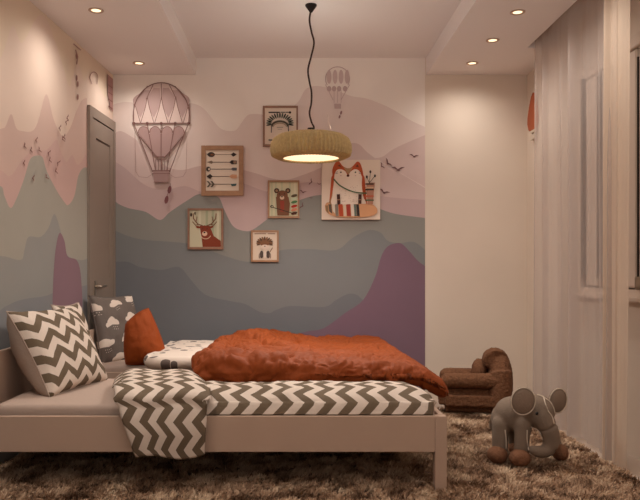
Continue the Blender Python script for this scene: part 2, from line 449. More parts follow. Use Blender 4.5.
# large balloon
d = Draw(on_back(YB-.005), .0003)
cx = 161.5; top = 83; eq = 123.5
d.poly(arc(cx, 116, 28, 33, 180, 360, 24)+[(189.5, eq), (133.5, eq)], (218, 196, 188))
for k, (a, b) in enumerate(((134, 147.5), (147.5, 161.5), (161.5, 176), (176, 190))):
    m_ = (a+b)/2
for a in (140.5, 154, 168.5, 182.5):      # hanging petals
    w = 7
    topx = cx+(a-cx)*.62
    d.poly(smooth_edge([(topx-3, 87+abs(a-cx)*.16), (a-6.6, 98), (a-6, 106), (a, 118)], 4)+smooth_edge([(a+6, 106), (a+6.6, 98), (topx+3, 87+abs(a-cx)*.16)], 4), (190, 162, 157))
for a in (134, 147.5, 161.5, 176, 190):   # pale pointed arches
    w = 6.4
    tp_ = 97 if abs(a-cx) < 20 else 104
    pts = smooth_edge([(a-w-.3, eq), (a-w*.75, 117), (a-w*.28, 107), (a, tp_)], 3)[:-1]+smooth_edge([(a, tp_), (a+w*.28, 107), (a+w*.75, 117), (a+w+.3, eq)], 3)
    pts = [(min(max(x, 134), 189.5), y) for x, y in pts]
    d.poly(pts, (220, 198, 190)); d.line(pts, .6, ink)
d.line(arc(cx, 116, 28, 33, 180, 360, 24), 1.0, ink)
d.line([(133.5, 116), (134, eq)], 1, ink); d.line([(189.5, 116), (189, eq)], 1, ink)
for dx in (0, 15, 25): 
    for sgn in ((1,) if dx == 0 else (1, -1)):
        d.line([(cx+sgn*dx*.55, 84+dx*.1), (cx+sgn*dx, 98+dx*.1)], .7, ink)
d.line([(133.5, eq), (189.5, eq)], 1, ink)
for a in (134, 147.5, 161.5, 175.5, 189): d.ell(a, eq, 1.5, 1.3, (112, 74, 70))
for a in (144, 155.5, 167.5, 179):
    d.ell(a, 133, 5.4, 6.2, inkf); d.line(arc(a, 133, 5.4, 6.2, 180, 360), .7, ink)
d.poly([(139, 134), (184, 134), (172, 149), (165, 158), (158, 158), (151, 149)], inkf)
for a, b in ((134, 153), (189, 170), (147.5, 156), (175.5, 167), (161.5, 161.5)):
    d.line([(a, eq), ((a+b)/2+(.0), 147), (b, 172)], .9, ink)
d.line([(140, 137), (158, 158)], .8, ink); d.line([(183, 137), (165, 158)], .8, ink)
for y in (157, 160): d.line([(157, y), (166, y)], .7, ink)
for a in (156, 159, 162, 165, 168): d.line([(a, 160), (a, 171)], .6, ink)
d.poly([(153.5, 171), (169.5, 171), (168.5, 182.5), (154.5, 182.5)], ink2)
d.line([(152.5, 171), (170.5, 171)], 1.2, ink); d.line([(153, 174), (170, 174)], .8, ink); d.line([(154.5, 182.5), (168.5, 182.5)], .8, ink)
for sgn in (-1, 1):
    d.line([(cx+sgn*26, 133), (cx+sgn*25, 172), (cx+sgn*22, 177), (cx+sgn*14, 178), (cx+sgn*9, 175)], .45, (176, 142, 136))
for x, y in ((170, 190), (167, 200)): d.line([(x+1, y-6), (x, y)], .6, ink); d.ell(x, y, 1.9, 4, (122, 76, 78), 12)
d.done('painted_balloon', wb)
# small pale balloon
fa = (206, 182, 176); fa2 = (194, 168, 162)
d = Draw(on_back(YB-.005), .0003)
d.line(arc(337.5, 79, 12, 12, 150, 390, 20), .8, fa2)
for a in (329, 335, 341, 347): d.ell(a, 77, 2.4, 7, fa)
d.line([(325.5, 85), (333, 100)], .6, fa2); d.line([(349.5, 85), (341, 100)], .6, fa2)
for a in (329, 334, 339, 345): d.ell(a, 89, 2.3, 2.8, fa2)
for a in (334, 337.5, 341): d.line([(a, 91), (a, 103)], .5, fa2)
d.poly([(334, 104), (341, 104), (341, 109), (334.5, 109)], fa2)
d.ell(341, 113, 1, 2, (150, 114, 112), 15); d.ell(339.5, 117, .9, 1.8, (150, 114, 112), 15)
d.done('painted_balloon', wb)
# birds
def bird(d, x, y, s, rot, col=(118, 84, 84)):
    r = math.radians(rot)
    def T(p): return (x+s*(p[0]*math.cos(r)-p[1]*math.sin(r)), y+s*(p[0]*math.sin(r)+p[1]*math.cos(r)))
    d.poly([T(p) for p in ((-1, -.25), (-.45, -.3), (-.05, .05), (0, .22), (-.35, .05))], col)
    d.poly([T(p) for p in ((0, .22), (.05, .0), (.4, -.25), (1, -.3), (.4, .0))], col)
    d.poly([T(p) for p in ((-.22, .18), (.0, -.02), (.35, .22), (.0, .32))], col)
d = Draw(on_back(YB-.005), .0003)
for b in ((414, 156, 5, 8), (398, 169, 7, 2), (388, 163, 5.5, 52), (382, 166, 4, 60), (384, 192, 6, 22), (311, 182, 4, -70), (303, 192, 4, 15), (319, 184, 2.5, 10), (302, 206, 4, -60), (311, 198, 2, 0)): bird(d, *b)
d.done('painted_bird_flock', wb)

# ---------------------------------------------------------------- mural, left wall
def lband(dr_, edge, col):
    pts = [left_pt(x, y) for x, y in edge]
    pts = [(min(p.y, 5.06), p.z) for p in pts]
    dr_.poly([p for p in pts]+[(pts[-1][0], 0.0), (pts[0][0], 0.0)], col, raw=True)
def lpoly(dr_, pts_, col):
    dr_.poly([(min(p.y, YB-.001), p.z) for p in (left_pt(x, y) for x, y in pts_)], col, raw=True)
d = Draw(left_pt, .0004)
lA = (234, 216, 198); lB = (226, 204, 188); lC = (212, 184, 172); lD = (208, 176, 168)
Lx = -260
d.poly([(2.2, 2.2), (3.4, 2.3), (3.74, 2.1)] + [(left_pt(x, y).y, left_pt(x, y).z) for x, y in smooth_edge([(0, 60), (4, 50), (12, 26), (17, 34), (21, 43), (27, 36), (34, 22), (40, 15), (47, 20), (56, 44), (64, 70), (69, 86), (73, 76), (78, 64), (84, 81), (88, 74)])] + [(5.06, 2.3), (5.06, 1.0), (2.2, 1.0)], lB, raw=True)
d.poly([(5.058, 2.16), (5.058, 2.33), (5.2, 2.44), (5.3, 2.36), (5.45, 2.30), (5.62, 2.38), (YB-.002, 2.3), (YB-.002, 2.16)], lB, raw=True)
lband(d, smooth_edge([(Lx, 60), (-160, 130), (-80, 100), (-30, 140), (0, 129), (5, 127), (11, 114), (16, 128), (22, 131), (32, 131), (38, 121), (46, 94), (53, 118), (59, 132), (64, 136), (70, 128), (76, 112), (82, 100), (88, 98)]), lC)
lband(d, smooth_edge([(Lx, 200), (-160, 160), (-80, 190), (-20, 165), (0, 170), (10, 176), (22, 160), (34, 150), (46, 150), (56, 140), (60, 150), (66, 162), (72, 155), (78, 165), (88, 150)]), lD)
lband(d, smooth_edge([(Lx, 140), (-160, 230), (-80, 170), (-20, 190), (0, 186), (4, 196), (10, 208), (16, 199), (24, 178), (29, 161), (34, 156), (42, 157), (46, 170), (56, 190), (64, 202), (68, 205), (74, 196), (78, 176), (83, 168), (88, 168)]), (172, 168, 157))
lband(d, smooth_edge([(Lx, 250), (-160, 280), (-80, 240), (-20, 262), (0, 256), (20, 260), (24, 250), (28, 237), (40, 237), (48, 228), (54, 214), (60, 230), (66, 254), (80, 260), (88, 258)]), (156, 156, 152))
lband(d, smooth_edge([(Lx, 300), (-160, 360), (-80, 300), (-20, 330), (0, 310), (20, 300), (45, 296), (60, 290), (88, 285)]), (144, 145, 147))
lpoly(d, [(52, 330)]+smooth_edge([(52, 300), (53, 275), (55, 250), (59, 233), (64, 241), (67, 256), (76, 260), (80, 272), (82, 300)])+[(82, 330)], (146, 118, 128))
d.done('mural', wl)
d = Draw(lambda x, y, o, r: left_pt(x, y, .004+o), .0003)
rb = random.Random(3)
for x, y in ((24, 146), (23, 163), (30, 150), (32, 178), (35, 140), (38, 150), (45, 177), (47, 153), (48, 160), (54, 171), (56, 163), (62, 137), (64, 122), (65, 118), (57, 128), (60, 139)): bird(d, x, y, 3.8, rb.uniform(60, 120), (136, 94, 90))
d.done('painted_bird_flock', wl)
d = Draw(lambda x, y, o, r: left_pt(x, y, .004+o), .0003)
for q in ([(73, 44), (80, 50)], [(75, 50), (77, 57), (76, 64)]): d.line(q, 1.2, (176, 140, 128))
for x, y in ((76, 56), (76, 78), (77, 84), (77, 97)): d.ell(x, y, .9, 3, (158, 116, 106))
d.line(arc(93, 78, 4, 6, 180, 360), .8, (170, 130, 120)); d.line([(89, 78), (91, 84)], .6, (170, 130, 120)); d.line([(97, 78), (96, 84)], .6, (170, 130, 120))
d.poly([(106.5, 74), (112, 79), (112, 112), (109, 108), (108.5, 100), (107, 96)], (176, 136, 130))
for y in (85, 92, 99, 106): d.line([(107.5, y), (111.5, y+3)], 1, (146, 104, 98))
d.done('painted_balloon', wl)

# ================================================================ PICTURES
def picture(name, r, inn, label, group, wood='frame_wood', depth=.022):
    x0, y0, x1, y1 = r; a = P(x0, y1, YB); b = P(x1, y0, YB); i0 = P(inn[0], inn[3], YB); i1 = P(inn[2], inn[1], YB)
    t = thing(name, ((a.x+b.x)/2, YB-.004, a.z), label, 'picture', group)
    bm = bmesh.new(); yb, yf = YB-.0045, YB-.0045-depth
    box_bm(bm, (a.x, yf, a.z), (i0.x, yb, b.z), .002); box_bm(bm, (i1.x, yf, a.z), (b.x, yb, b.z), .002)
    box_bm(bm, (i0.x, yf, a.z), (i1.x, yb, i0.z), .002); box_bm(bm, (i0.x, yf, i1.z), (i1.x, yb, b.z), .002)
    from_bm('frame', bm, M[wood], t)
    d = Draw(on_back(YB-.0045-depth+.008), .0003)
    d.bg = lambda col: d.poly([(inn[0], inn[1]), (inn[2], inn[1]), (inn[2], inn[3]), (inn[0], inn[3])], col)
    return t, d
G6 = None
dk = (62, 52, 48); br = (120, 78, 54); paper = (226, 208, 190)
t, d = picture('framed_picture', (201.6, 146, 243.6, 196), (206, 150.5, 239, 191), 'wood-framed print of five horizontal arrows stacked one above another', G6)
d.bg(paper)
for y, c in ((155, (150, 130, 112)), (162.6, (110, 96, 86)), (169.5, (96, 84, 78)), (176.8, (124, 106, 92)), (184.5, (128, 112, 96))): d.line([(210, y), (236, y)], .7, c)
d.ell(211.5, 155, 3.6, 2.5, dk); d.ell(212.5, 155, 1.8, 1, br); d.poly([(206.8, 155), (209.5, 153.3), (209.5, 156.7)], dk)
d.poly([(231, 155), (233.5, 152.8), (237, 155), (233.5, 157.2)], dk)
d.poly([(207, 162.6), (212, 161), (213.5, 162.6), (212, 164.2)], (130, 112, 96)); d.poly([(229.5, 162.6), (232, 160.6), (237, 161), (237, 164.4), (232, 164.7)], dk); d.ell(235, 162.6, 1.6, 1.6, (150, 120, 100))
d.ell(208.7, 169.5, 2.2, 2.5, dk); d.ell(209.4, 169.5, .9, 1.1, paper); d.poly([(231, 169.5), (233, 168), (237, 168.2), (237, 170.8), (233, 171)], (92, 92, 96))
d.poly([(206.8, 176.8), (210.5, 174.2), (213, 176.8), (210.5, 179.4)], dk); d.poly([(229.5, 176.8), (232, 174.8), (237, 175), (237, 178.8), (232, 178.8)], (208, 156, 122))
for k in (0, 3.6): d.poly([(207+k, 181.5), (209+k, 181.5), (211.5+k, 184.5), (209+k, 187.5), (207+k, 187.5), (209.5+k, 184.5)], (96, 86, 74))
d.poly([(231, 184.3), (237, 184), (236, 186.2), (232, 186.6)], (70, 92, 92))
d.done('print', t)

t, d = picture('framed_picture', (263, 106.4, 298, 147), (265, 108.6, 296.3, 144.8), 'wood-framed feather headdress print partly hidden behind the pendant lamp', G6, 'frame_wood_dark')
d.bg(paper)
for x0_, x1_ in ((269, 274), (274.6, 279.5), (281, 285), (286, 289)): d.line([(x0_, 112.9), (x1_, 112.9)], 1.3, dk if x1_ < 281 else (128, 120, 110))
d.ell(290, 113, 1.2, 1.3, dk); d.line([(269, 140.5), (275, 140.5)], 1.2, dk); d.line([(284, 140.5), (291, 140.5)], 1.2, dk)
for k in range(17):
    a = 170+k*200/16; r_ = math.radians(a); c_ = (280+8.5*math.cos(r_), 124.5+6*math.sin(r_)); c2 = (280+11*math.cos(r_), 124+8*math.sin(r_))
    d.ell(c2[0], c2[1], 2.8, .8, (92, 98, 84) if k % 2 else (60, 60, 56), a)
d.line(arc(280, 127, 8, 5, 185, 355), 2.0, (96, 88, 74)); d.line(arc(280, 127.5, 6.5, 3.6, 185, 355), .8, (168, 146, 120))
for sg in (-1, 1): d.line([(280+sg*8.3, 127), (280+sg*8.6, 133)], 1, (92, 90, 84))
d.line([(277, 128), (283, 128)], .6, (150, 140, 126)); d.line([(278, 130), (282, 130)], .5, (170, 156, 140))
d.done('print', t)

t, d = picture('framed_picture', (267.8, 180.6, 299.4, 218.4), (269.6, 182.5, 297.8, 216.3), 'wood-framed print of a brown bear holding an arrow with coloured feathers', G6)
d.bg((206, 198, 166))
for x in (271, 275, 281, 289, 294): d.poly([(x, 182.6), (x+1.8, 182.6), (x+1.8, 216), (x, 216)], (190, 190, 158) if x % 2 else (216, 206, 178))
bb = (124, 84, 62)
for sg in (-1, 1): d.ell(282.3+sg*5.6, 191, 2.6, 2.6, (76, 54, 44)); d.ell(282.3+sg*5.6, 191, 1.3, 1.3, (150, 118, 92))
d.ell(282.3, 196, 5.6, 5.4, bb)
d.poly([(276, 197), (288.5, 197), (290, 204), (289, 215.8), (277.5, 215.8), (276.5, 205)], bb)
d.ell(282.1, 198, 2.2, 1.9, (214, 184, 158)); d.ell(282, 197, .9, .7, dk); d.ell(279.6, 194.3, .5, .6, dk); d.ell(284.6, 194.3, .5, .6, dk)
d.poly([(280, 201), (284.5, 201), (284, 212), (280.5, 212)], (150, 70, 54))
d.line([(270.5, 207), (276, 208.5), (291, 213), (296, 214.5)], .7, dk); d.ell(272, 206.8, 1.7, 1.4, dk); d.ell(272.3, 206.8, .8, .6, (206, 198, 166))
for y, c in ((196, (96, 82, 60)), (199, (198, 206, 176)), (202.3, (84, 128, 84)), (206.5, (176, 56, 44)), (210, (214, 140, 110)), (213.5, (82, 50, 40))): d.ell(294.2, y, 3.2, 1.4, c, -14)
d.done('print', t)

t, d = picture('framed_picture', (188, 208.5, 223.6, 249.5), (190, 210.6, 221.5, 247.2), 'wood-framed print of a red-brown deer with antlers, lowest-left picture', G6, 'frame_wood_dark')
d.bg((188, 182, 154))
for x in (193, 199, 206, 212, 217): d.poly([(x, 210.7), (x+2.4, 210.7), (x+2.2, 247), (x-.2, 247)], (202, 196, 170) if x % 2 else (166, 168, 140))
d.poly([(190.2, 214), (195, 212), (203, 247), (190.2, 247)], (198, 190, 162))
rd = (132, 62, 42)
d.poly([(200, 226), (210, 226), (214, 236), (221, 241), (221.3, 247), (203, 247), (202, 238)], rd)
d.ell(205, 231.5, 4.2, 6, rd); d.ell(205, 233.8, 2.6, 2.4, (220, 186, 158)); d.ell(204.8, 232.6, 1, .8, dk); d.ell(203, 229, .5, .5, dk); d.ell(207.5, 229, .5, .5, dk)
d.line(arc(206, 234.5, 5, 4.5, 20, 150), .8, (206, 176, 146))
for sg in (-1, 1):
    d.line([(205+sg*2, 226), (205+sg*7, 224), (205+sg*11, 219), (205+sg*11.5, 214)], 1.0, (120, 82, 62))
    d.line([(205+sg*6, 224.5), (205+sg*9, 225.5), (205+sg*12, 222)], .8, (120, 82, 62)); d.line([(205+sg*8.5, 222), (205+sg*7.5, 217)], .7, (120, 82, 62))
    d.ell(205+sg*6.5, 227.3, 2.4, 1.1, rd, -sg*15)
d.ell(191.6, 215, 1.1, 1.9, dk); d.ell(195.5, 213.7, 1, 1.5, (110, 100, 84))
d.done('print', t)

t, d = picture('framed_picture', (251.2, 230.4, 278.8, 262), (253, 232.2, 277, 260), 'smallest wood-framed print, an animal wearing a brown feather headdress', G6)
d.bg((220, 200, 180))
for x0_, x1_ in ((255, 258.5), (259, 262), (262.6, 266), (268, 271.5), (272, 275)): d.line([(x0_, 233.8), (x1_, 233.8)], 1.1, (150, 124, 106))
for k in range(13):
    a = 160+k*220/12; r_ = math.radians(a)
    d.ell(264.8+5.8*math.cos(r_), 243+3.6*math.sin(r_), 2.8, 1.0, (128, 92, 66) if k % 2 else (98, 72, 56), a)
d.ell(264.8, 243.5, 4.5, 3.2, (132, 92, 66)); d.ell(265, 247.3, 4.2, 2.6, (226, 202, 184)); d.ell(265, 246.3, .7, .5, dk)
for sg in (-1, 1): d.ell(265+sg*3.2, 254.5, 1.9, 3.8, (84, 72, 66)); d.ell(265+sg*5.4, 256, .8, 2.6, (150, 130, 116))
d.ell(265, 254.5, 1.6, 4, (226, 208, 192)); d.line([(270, 252), (272.5, 248)], .7, br)
d.done('print', t)

# stretched canvas with fox
t = thing('canvas_picture', (P(350, 220, YB).x, YB-.004, P(350, 220, YB).z), 'unframed cream canvas of an orange fox with quiver and striped tail', 'picture')
a = P(321.5, 220, YB); b = P(379.6, 160.5, YB)
box('canvas', (a.x, YB-.04, a.z), (b.x, YB-.0045, b.z), mat('canvas_cloth', (226, 206, 188), .85), t, .003)
k_ = (YB-.04)/YB
def pf(x, y, off, raw):
    p = P(x, y, YB); return Vector((p.x, YB-.0405-off, p.z))
d = Draw(pf, .0003)
fx = (184, 84, 48); wh = (236, 216, 198)
FX = lambda e: [(348+(x-348)*(1.13 if y > 176 else 1.06), y) for x, y in smooth_edge(e)]
d.poly(FX([(334, 205), (331, 208), (332, 192), (333, 178), (333, 170), (336, 163), (339, 162), (343, 167), (348, 169), (352, 167), (356, 162.5), (359, 164), (361.5, 172), (362.5, 182), (363.5, 195), (365, 206), (366, 208)]), fx)
d.poly(smooth_edge([(326, 206), (330, 200), (333, 190), (336, 196), (336, 206), (333, 208)]), (166, 122, 84))
d.poly([(337.5, 166.5), (339.5, 165), (341, 168)], (112, 62, 44)); d.poly([(355, 167.5), (357, 165), (358.5, 168)], (112, 62, 44))
d.poly([(343, 168), (348, 169.2), (352.5, 168), (348, 175.5)], (172, 134, 98))
d.poly(FX([(335, 175), (337, 171), (341, 170), (345, 172), (347.6, 176), (350, 172.5), (354, 170), (358, 171.5), (360, 176), (359.8, 186), (361, 197), (362, 206), (335, 206), (334, 195), (335, 185)]), wh)
d.ell(347.6, 176.3, 1.5, 1.3, (92, 40, 32))
for x in (340.5, 355): d.ell(x, 173, .9, .7, dk); d.ell(x-(0 if x > 350 else 0), 176.4, .8, .5, (206, 170, 156))
for y in (172.6, 174): d.line([(335.2, y+.4), (337.4, y)], .4, dk); d.line([(358.4, y), (360.6, y+.4)], .4, dk)
rr = random.Random(5)
for _ in range(46): d.ell(rr.uniform(339, 357), rr.uniform(186, 203), .35, .35, (188, 156, 136), n=6)
d.line(FX([(335, 180), (340, 186), (348, 191), (356, 193.5), (366, 194)]), 1.3, (82, 98, 66))
for x in (338, 359.3): d.line([(x, 196), (x+(.5 if x < 350 else -.3), 205.5)], 3.2, (74, 46, 38)); d.line([(x-1, 200.5), (x+1.6, 200.5)], .6, (186, 140, 110))
d.poly(smooth_edge([(324.5, 206), (327, 203), (331, 205), (340, 206), (350, 205), (362, 204.5), (371, 205), (376, 209), (375.5, 214), (368, 217), (352, 218), (338, 217.5), (329, 215), (325, 211)]), (206, 152, 112))
for x, w, c in ((325, 2.6, (140, 112, 82)), (328, 3, (96, 82, 70)), (331.5, 2.6, (216, 204, 186)), (334.5, 3, (128, 118, 106)), (338, 4, (176, 76, 48)), (342.6, 2.6, (214, 190, 166)), (345.6, 4, (162, 66, 52)), (350, 3, (216, 200, 184)), (353, 2.4, (106, 112, 100)), (355.6, 2.6, (58, 50, 48))):
    e = 204.8 if x > 327 else 206; d.poly([(x, e+.3), (x+w, e), (x+w+.8, 217 if x > 333 else 214.5), (x+.8, 216.6 if x > 333 else 212)], c)
d.poly([(365.6, 184), (374, 183.5), (373, 193), (372, 205), (367, 205), (365.8, 194)], (176, 126, 104))
for y, c in ((185, (78, 60, 50)), (188.5, (206, 172, 140)), (190.5, (66, 58, 50)), (197, (190, 96, 70)), (201, (90, 100, 72))): d.line([(365, y), (372.4, y)], 1.5, c)
for x, y in ((366, 178), (369.5, 173), (374, 177)): d.line([(368.5, 184), (x, y)], .5, dk); d.ell(x, y, 1.0, 1.5, dk)
d.done('artwork', t)

# ================================================================ RUG
rug = thing('shag_rug', (0.05, 3.7, .002), 'brown and cream long-pile shag rug under both beds', 'rug')
RX0, RX1, RY0, RY1 = -1.49, 1.63, 2.0, 5.22
bm = bmesh.new(); nx, ny = 70, 80; g = {}
for i in range(nx+1):
    for j in range(ny+1):
        y = RY0+(RY1-RY0)*j/ny; x = LW(y)+.015+(RX1-LW(y)-.015)*i/nx
        e = min(i, j, nx-i, ny-j); z = .003 if e == 0 else .007+.003*fb((x, y, 0), 9)
        g[i, j] = bm.verts.new((x, y, z))
for i in range(nx):
    for j in range(ny): bm.faces.new((g[i, j], g[i+1, j], g[i+1, j+1], g[i, j+1]))
from_bm('backing', bm, M['rug_base'], rug, True)
NC = 34000; NBL = 7
cys = rng.uniform(RY0+.2, RY1-.01, NC); cxs = LW(cys)+.035+(RX1-LW(cys)-.035)*rng.uniform(0, 1, NC)
val = np.array([fb((x, y, 1), 7, 3, 2) for x, y in zip(cxs, cys)])
dirn = np.array([fb((x, y, 4), 4, 2, 9) for x, y in zip(cxs, cys)])*5+rng.normal(0, .8, NC)
n = NC*NBL; ci = np.repeat(np.arange(NC), NBL)
ang = dirn[ci]+rng.normal(0, .55, n); lean = rng.uniform(.35, 1.1, n); ln = rng.uniform(.017, .034, n)*(1+.35*val[ci])
bx = cxs[ci]+rng.normal(0, .006, n); by = cys[ci]+rng.normal(0, .006, n)
dx, dy = np.cos(ang), np.sin(ang); w = rng.uniform(.0022, .0042, n)
# blade faces roughly any way
pa = rng.uniform(0, PI, n); wx, wy = np.cos(pa)*w, np.sin(pa)*w
z0 = np.full(n, .004)
l1 = ln*.5; r1 = l1*np.sin(lean*.55); h1 = l1*np.cos(lean*.55); r2 = r1+l1*np.sin(lean*1.5); h2 = h1+l1*np.maximum(np.cos(lean*1.5), -.1)
V = np.zeros((n, 5, 3))
V[:, 0] = np.stack([bx-wx, by-wy, z0], 1); V[:, 1] = np.stack([bx+wx, by+wy, z0], 1)
V[:, 2] = np.stack([bx+dx*r1+wx, by+dy*r1+wy, z0+h1], 1); V[:, 3] = np.stack([bx+dx*r1-wx, by+dy*r1-wy, z0+h1], 1)
V[:, 4] = np.stack([bx+dx*r2, by+dy*r2, z0+h2], 1)
base = np.arange(n)*5
loops = np.stack([base, base+1, base+2, base+3, base+3, base+2, base+4], 1).ravel().astype(np.int32)
me = bpy.data.meshes.new('pile'); me.vertices.add(n*5); me.vertices.foreach_set('co', V.ravel())
me.loops.add(n*7); me.loops.foreach_set('vertex_index', loops)
me.polygons.add(n*2); st = np.stack([np.arange(n)*7, np.arange(n)*7+4], 1).ravel().astype(np.int32)
me.polygons.foreach_set('loop_start', st); me.update(calc_edges=True)
at = me.attributes.new('tone', 'FLOAT', 'POINT')
tone = np.clip((.47+val[ci]*1.2)+rng.normal(0, .10, NC)[ci]+rng.normal(0, .06, n), 0, 1)
at.data.foreach_set('value', np.repeat(tone, 5).astype(np.float32))
pm = bpy.data.materials.new('pile_wool'); pm.use_nodes = True; nt = pm.node_tree; b = nt.nodes['Principled BSDF']
an = nt.nodes.new('ShaderNodeAttribute'); an.attribute_name = 'tone'; cr = nt.nodes.new('ShaderNodeValToRGB')
cr.color_ramp.elements[0].color = lin((104, 78, 60)); cr.color_ramp.elements[1].color = lin((238, 212, 182))
e = cr.color_ramp.elements.new(.45); e.color = lin((188, 154, 126))
nt.links.new(an.outputs['Fac'], cr.inputs[0]); nt.links.new(cr.outputs[0], b.inputs['Base Color']); b.inputs['Roughness'].default_value = .9; b.inputs['Specular IOR Level'].default_value = .1
pile = link('pile', me, pm, rug, False); pile['kind'] = 'stuff'

# ================================================================ BEDS
def make_bed(y0, y1, x1, x0, zr, label):
    t = thing('bed', ((x0+x1)/2, (y0+y1)/2, 0), label, 'bed', None)
    bp = M['bed_paint']; w = .054
    box('side_rail', (x0+.02, y0+.002, zr-.16), (x1-w, y0+.027, zr), bp, t, .002)
    box('side_rail', (x0+.02, y1-.027, zr-.16), (x1-w, y1-.002, zr), bp, t, .002)
    box('foot_rail', (x1-.030, y0+w, zr-.16), (x1-.004, y1-w, zr), bp, t, .002)
    for (xx, yy) in ((x1-w, y0), (x1-w, y1-w)): box('leg', (xx, yy, 0), (xx+w, yy+w, zr), bp, t, .003)
    for yy in (y0, y1-.05): box('leg', (x0, yy, 0), (x0+.05, yy+.05, .60), bp, t, .003)
    box('headboard', (x0+.008, y0+.05, .20), (x0+.036, y1-.05, .60), bp, t, .004)
    bm = bmesh.new(); n_ = 12
    for i in range(n_):
        xs = x0+.08+(x1-x0-.2)*i/(n_-1); box_bm(bm, (xs, y0+.03, zr-.150), (xs+.07, y1-.03, zr-.135))
    from_bm('slats', bm, bp, t)
    return t
make_bed(3.27, 4.22, .69, -1.50, .343, 'cream wooden single bed in front, with chevron bedding')
make_bed(4.69, 5.62, .69, -1.40, .343, 'cream wooden single bed against the mural wall, with rust bedding')
def mattress(y0, y1, label):
    return props(soft_block('mattress', (-1.38, y0, .222), (.65, y1, .382), (.012, .012, .010), M['sheet'], n=(60, 24, 8), disp=lambda c, n_, q: .002*fb(c, 12)), label, 'mattress')
mattress(3.332, 4.185, 'front mattress in a taupe fitted sheet')
mattress(4.725, 5.585, 'rear mattress in a taupe fitted sheet beside the mural wall')

# chevron duvet on the front bed
def sheet(name, path, xl_f, xr_f, NTt, off, m, parent, u_of, clampf, wrinkle, side, thick):
    bm = bmesh.new(); uvl = bm.loops.layers.uv.new('UVMap'); arcl = [0]
    for a, b in zip(path[:-1], path[1:]): arcl.append(arcl[-1]+(b-a).length)
    G = {}; UVd = {}
    for i in range(len(path)):
        v_ = arcl[i]/arcl[-1]; xl, xr = xl_f(v_), xr_f(v_)
        t0 = path[max(i-1, 0)]; t1 = path[min(i+1, len(path)-1)]; tg = (t1-t0).normalized()
        nrm = Vector((0, tg.z, -tg.y)); nrm = nrm if nrm.z > 0 or nrm.y < 0 else -nrm
        for j in range(NTt+1):
            t_ = j/NTt; x = xl+(xr-xl)*t_; p = path[i].copy(); p.x = x
            p += nrm*(wrinkle(x, v_, t_)-side(v_, t_)); p = clampf(p, v_)
            vv = bm.verts.new(p); G[i, j] = vv; UVd[vv] = (u_of(x, t_), arcl[i])
    for i in range(len(path)-1):
        for j in range(NTt):
            f = bm.faces.new((G[i, j], G[i+1, j], G[i+1, j+1], G[i, j+1]))
            for l in f.loops: l[uvl].uv = UVd[l.vert]
    o = from_bm(name, bm, m, parent, True)
    sm = o.modifiers.new('thick', 'SOLIDIFY'); sm.thickness = thick; sm.offset = 0
    return o
p1 = spline([(0, 3.90, .398), (0, 3.80, .404), (0, 3.70, .420), (0, 3.58, .440), (0, 3.45, .440), (0, 3.365, .418), (0, 3.322, .385), (0, 3.306, .345)], 8)
def cl1(p, v):
    if p.y > 3.322: p.z = max(p.z, .394)
    p.y = max(p.y, 3.304) if p.z < .36 else p.y
    return p
dv = sheet('duvet', p1, lambda v: -.46, lambda v: .655-.03*(1-v), 110, 0, M['chevron_cloth'], None, lambda x, t: x, cl1,
           lambda x, v, t: .013*fb((x*1.3, v*.6, 0), 6, 3, 8)+.010*ridge((x+v*.5, v*.6, 0), 5, 3)*min(1, (1-v)*4), lambda v, t: .075*max(0, (t-.90)/.10)**2.2*(1-v*.6), .012)
props(dv, 'grey and cream chevron duvet spread along the front bed, one end hanging over the rail', 'duvet')
bm = bmesh.new(); uvl = bm.loops.layers.uv.new('UVMap')
path = spline([(0, 4.02, .40), (0, 3.94, .45), (0, 3.78, .474), (0, 3.5, .472), (0, 3.34, .455), (0, 3.245, .395), (0, 3.215, .30), (0, 3.222, .175)], 8)
arcl = [0]
for a, b in zip(path[:-1], path[1:]): arcl.append(arcl[-1]+(b-a).length)
NTt = 34; G = {}; UVd = {}
for i in range(len(path)):
    v_ = arcl[i]/arcl[-1]
    xl = np.interp(v_, [0, .15, .5, .72, 1], [-.95, -.95, -.875, -.81, -.70]); xr = np.interp(v_, [0, .15, .5, .72, 1], [-.53, -.50, -.41, -.385, -.405])
    for j in range(NTt+1):
        t_ = j/NTt; x = xl+(xr-xl)*t_; p = path[i].copy()
        sd = abs(2*t_-1)**5
        nrm = Vector((0, 0, 1)) if v_ < .55 else (Vector((0, -1, 0)) if v_ > .75 else Vector((0, -.7, .7)))
        p = p-nrm*(.05*sd if v_ < .62 else .018*sd); p.x = x
        wv = .008*math.sin(t_*9+v_*2)*min(1, v_*1.5)+.010*fb((x, v_, 0), 6, 3, 8)
        p += nrm*wv
        if v_ > .97: p.z += .006*math.sin(t_*7)
        if p.y > 3.30: p.z = max(p.z, .412)
        else: p.y = min(p.y, 3.246)
        vv = bm.verts.new(p); G[i, j] = vv; UVd[vv] = (x if False else (-.65+(t_-.5)*.46), arcl[i])
for i in range(len(path)-1):
    for j in range(NTt):
        f = bm.faces.new((G[i, j], G[i+1, j], G[i+1, j+1], G[i, j+1]))
        for l in f.loops: l[uvl].uv = UVd[l.vert]
fo = from_bm('folded_end', bm, M['chevron_cloth'], dv, True)
sm = fo.modifiers.new('thick', 'SOLIDIFY'); sm.thickness = .022; sm.offset = 0

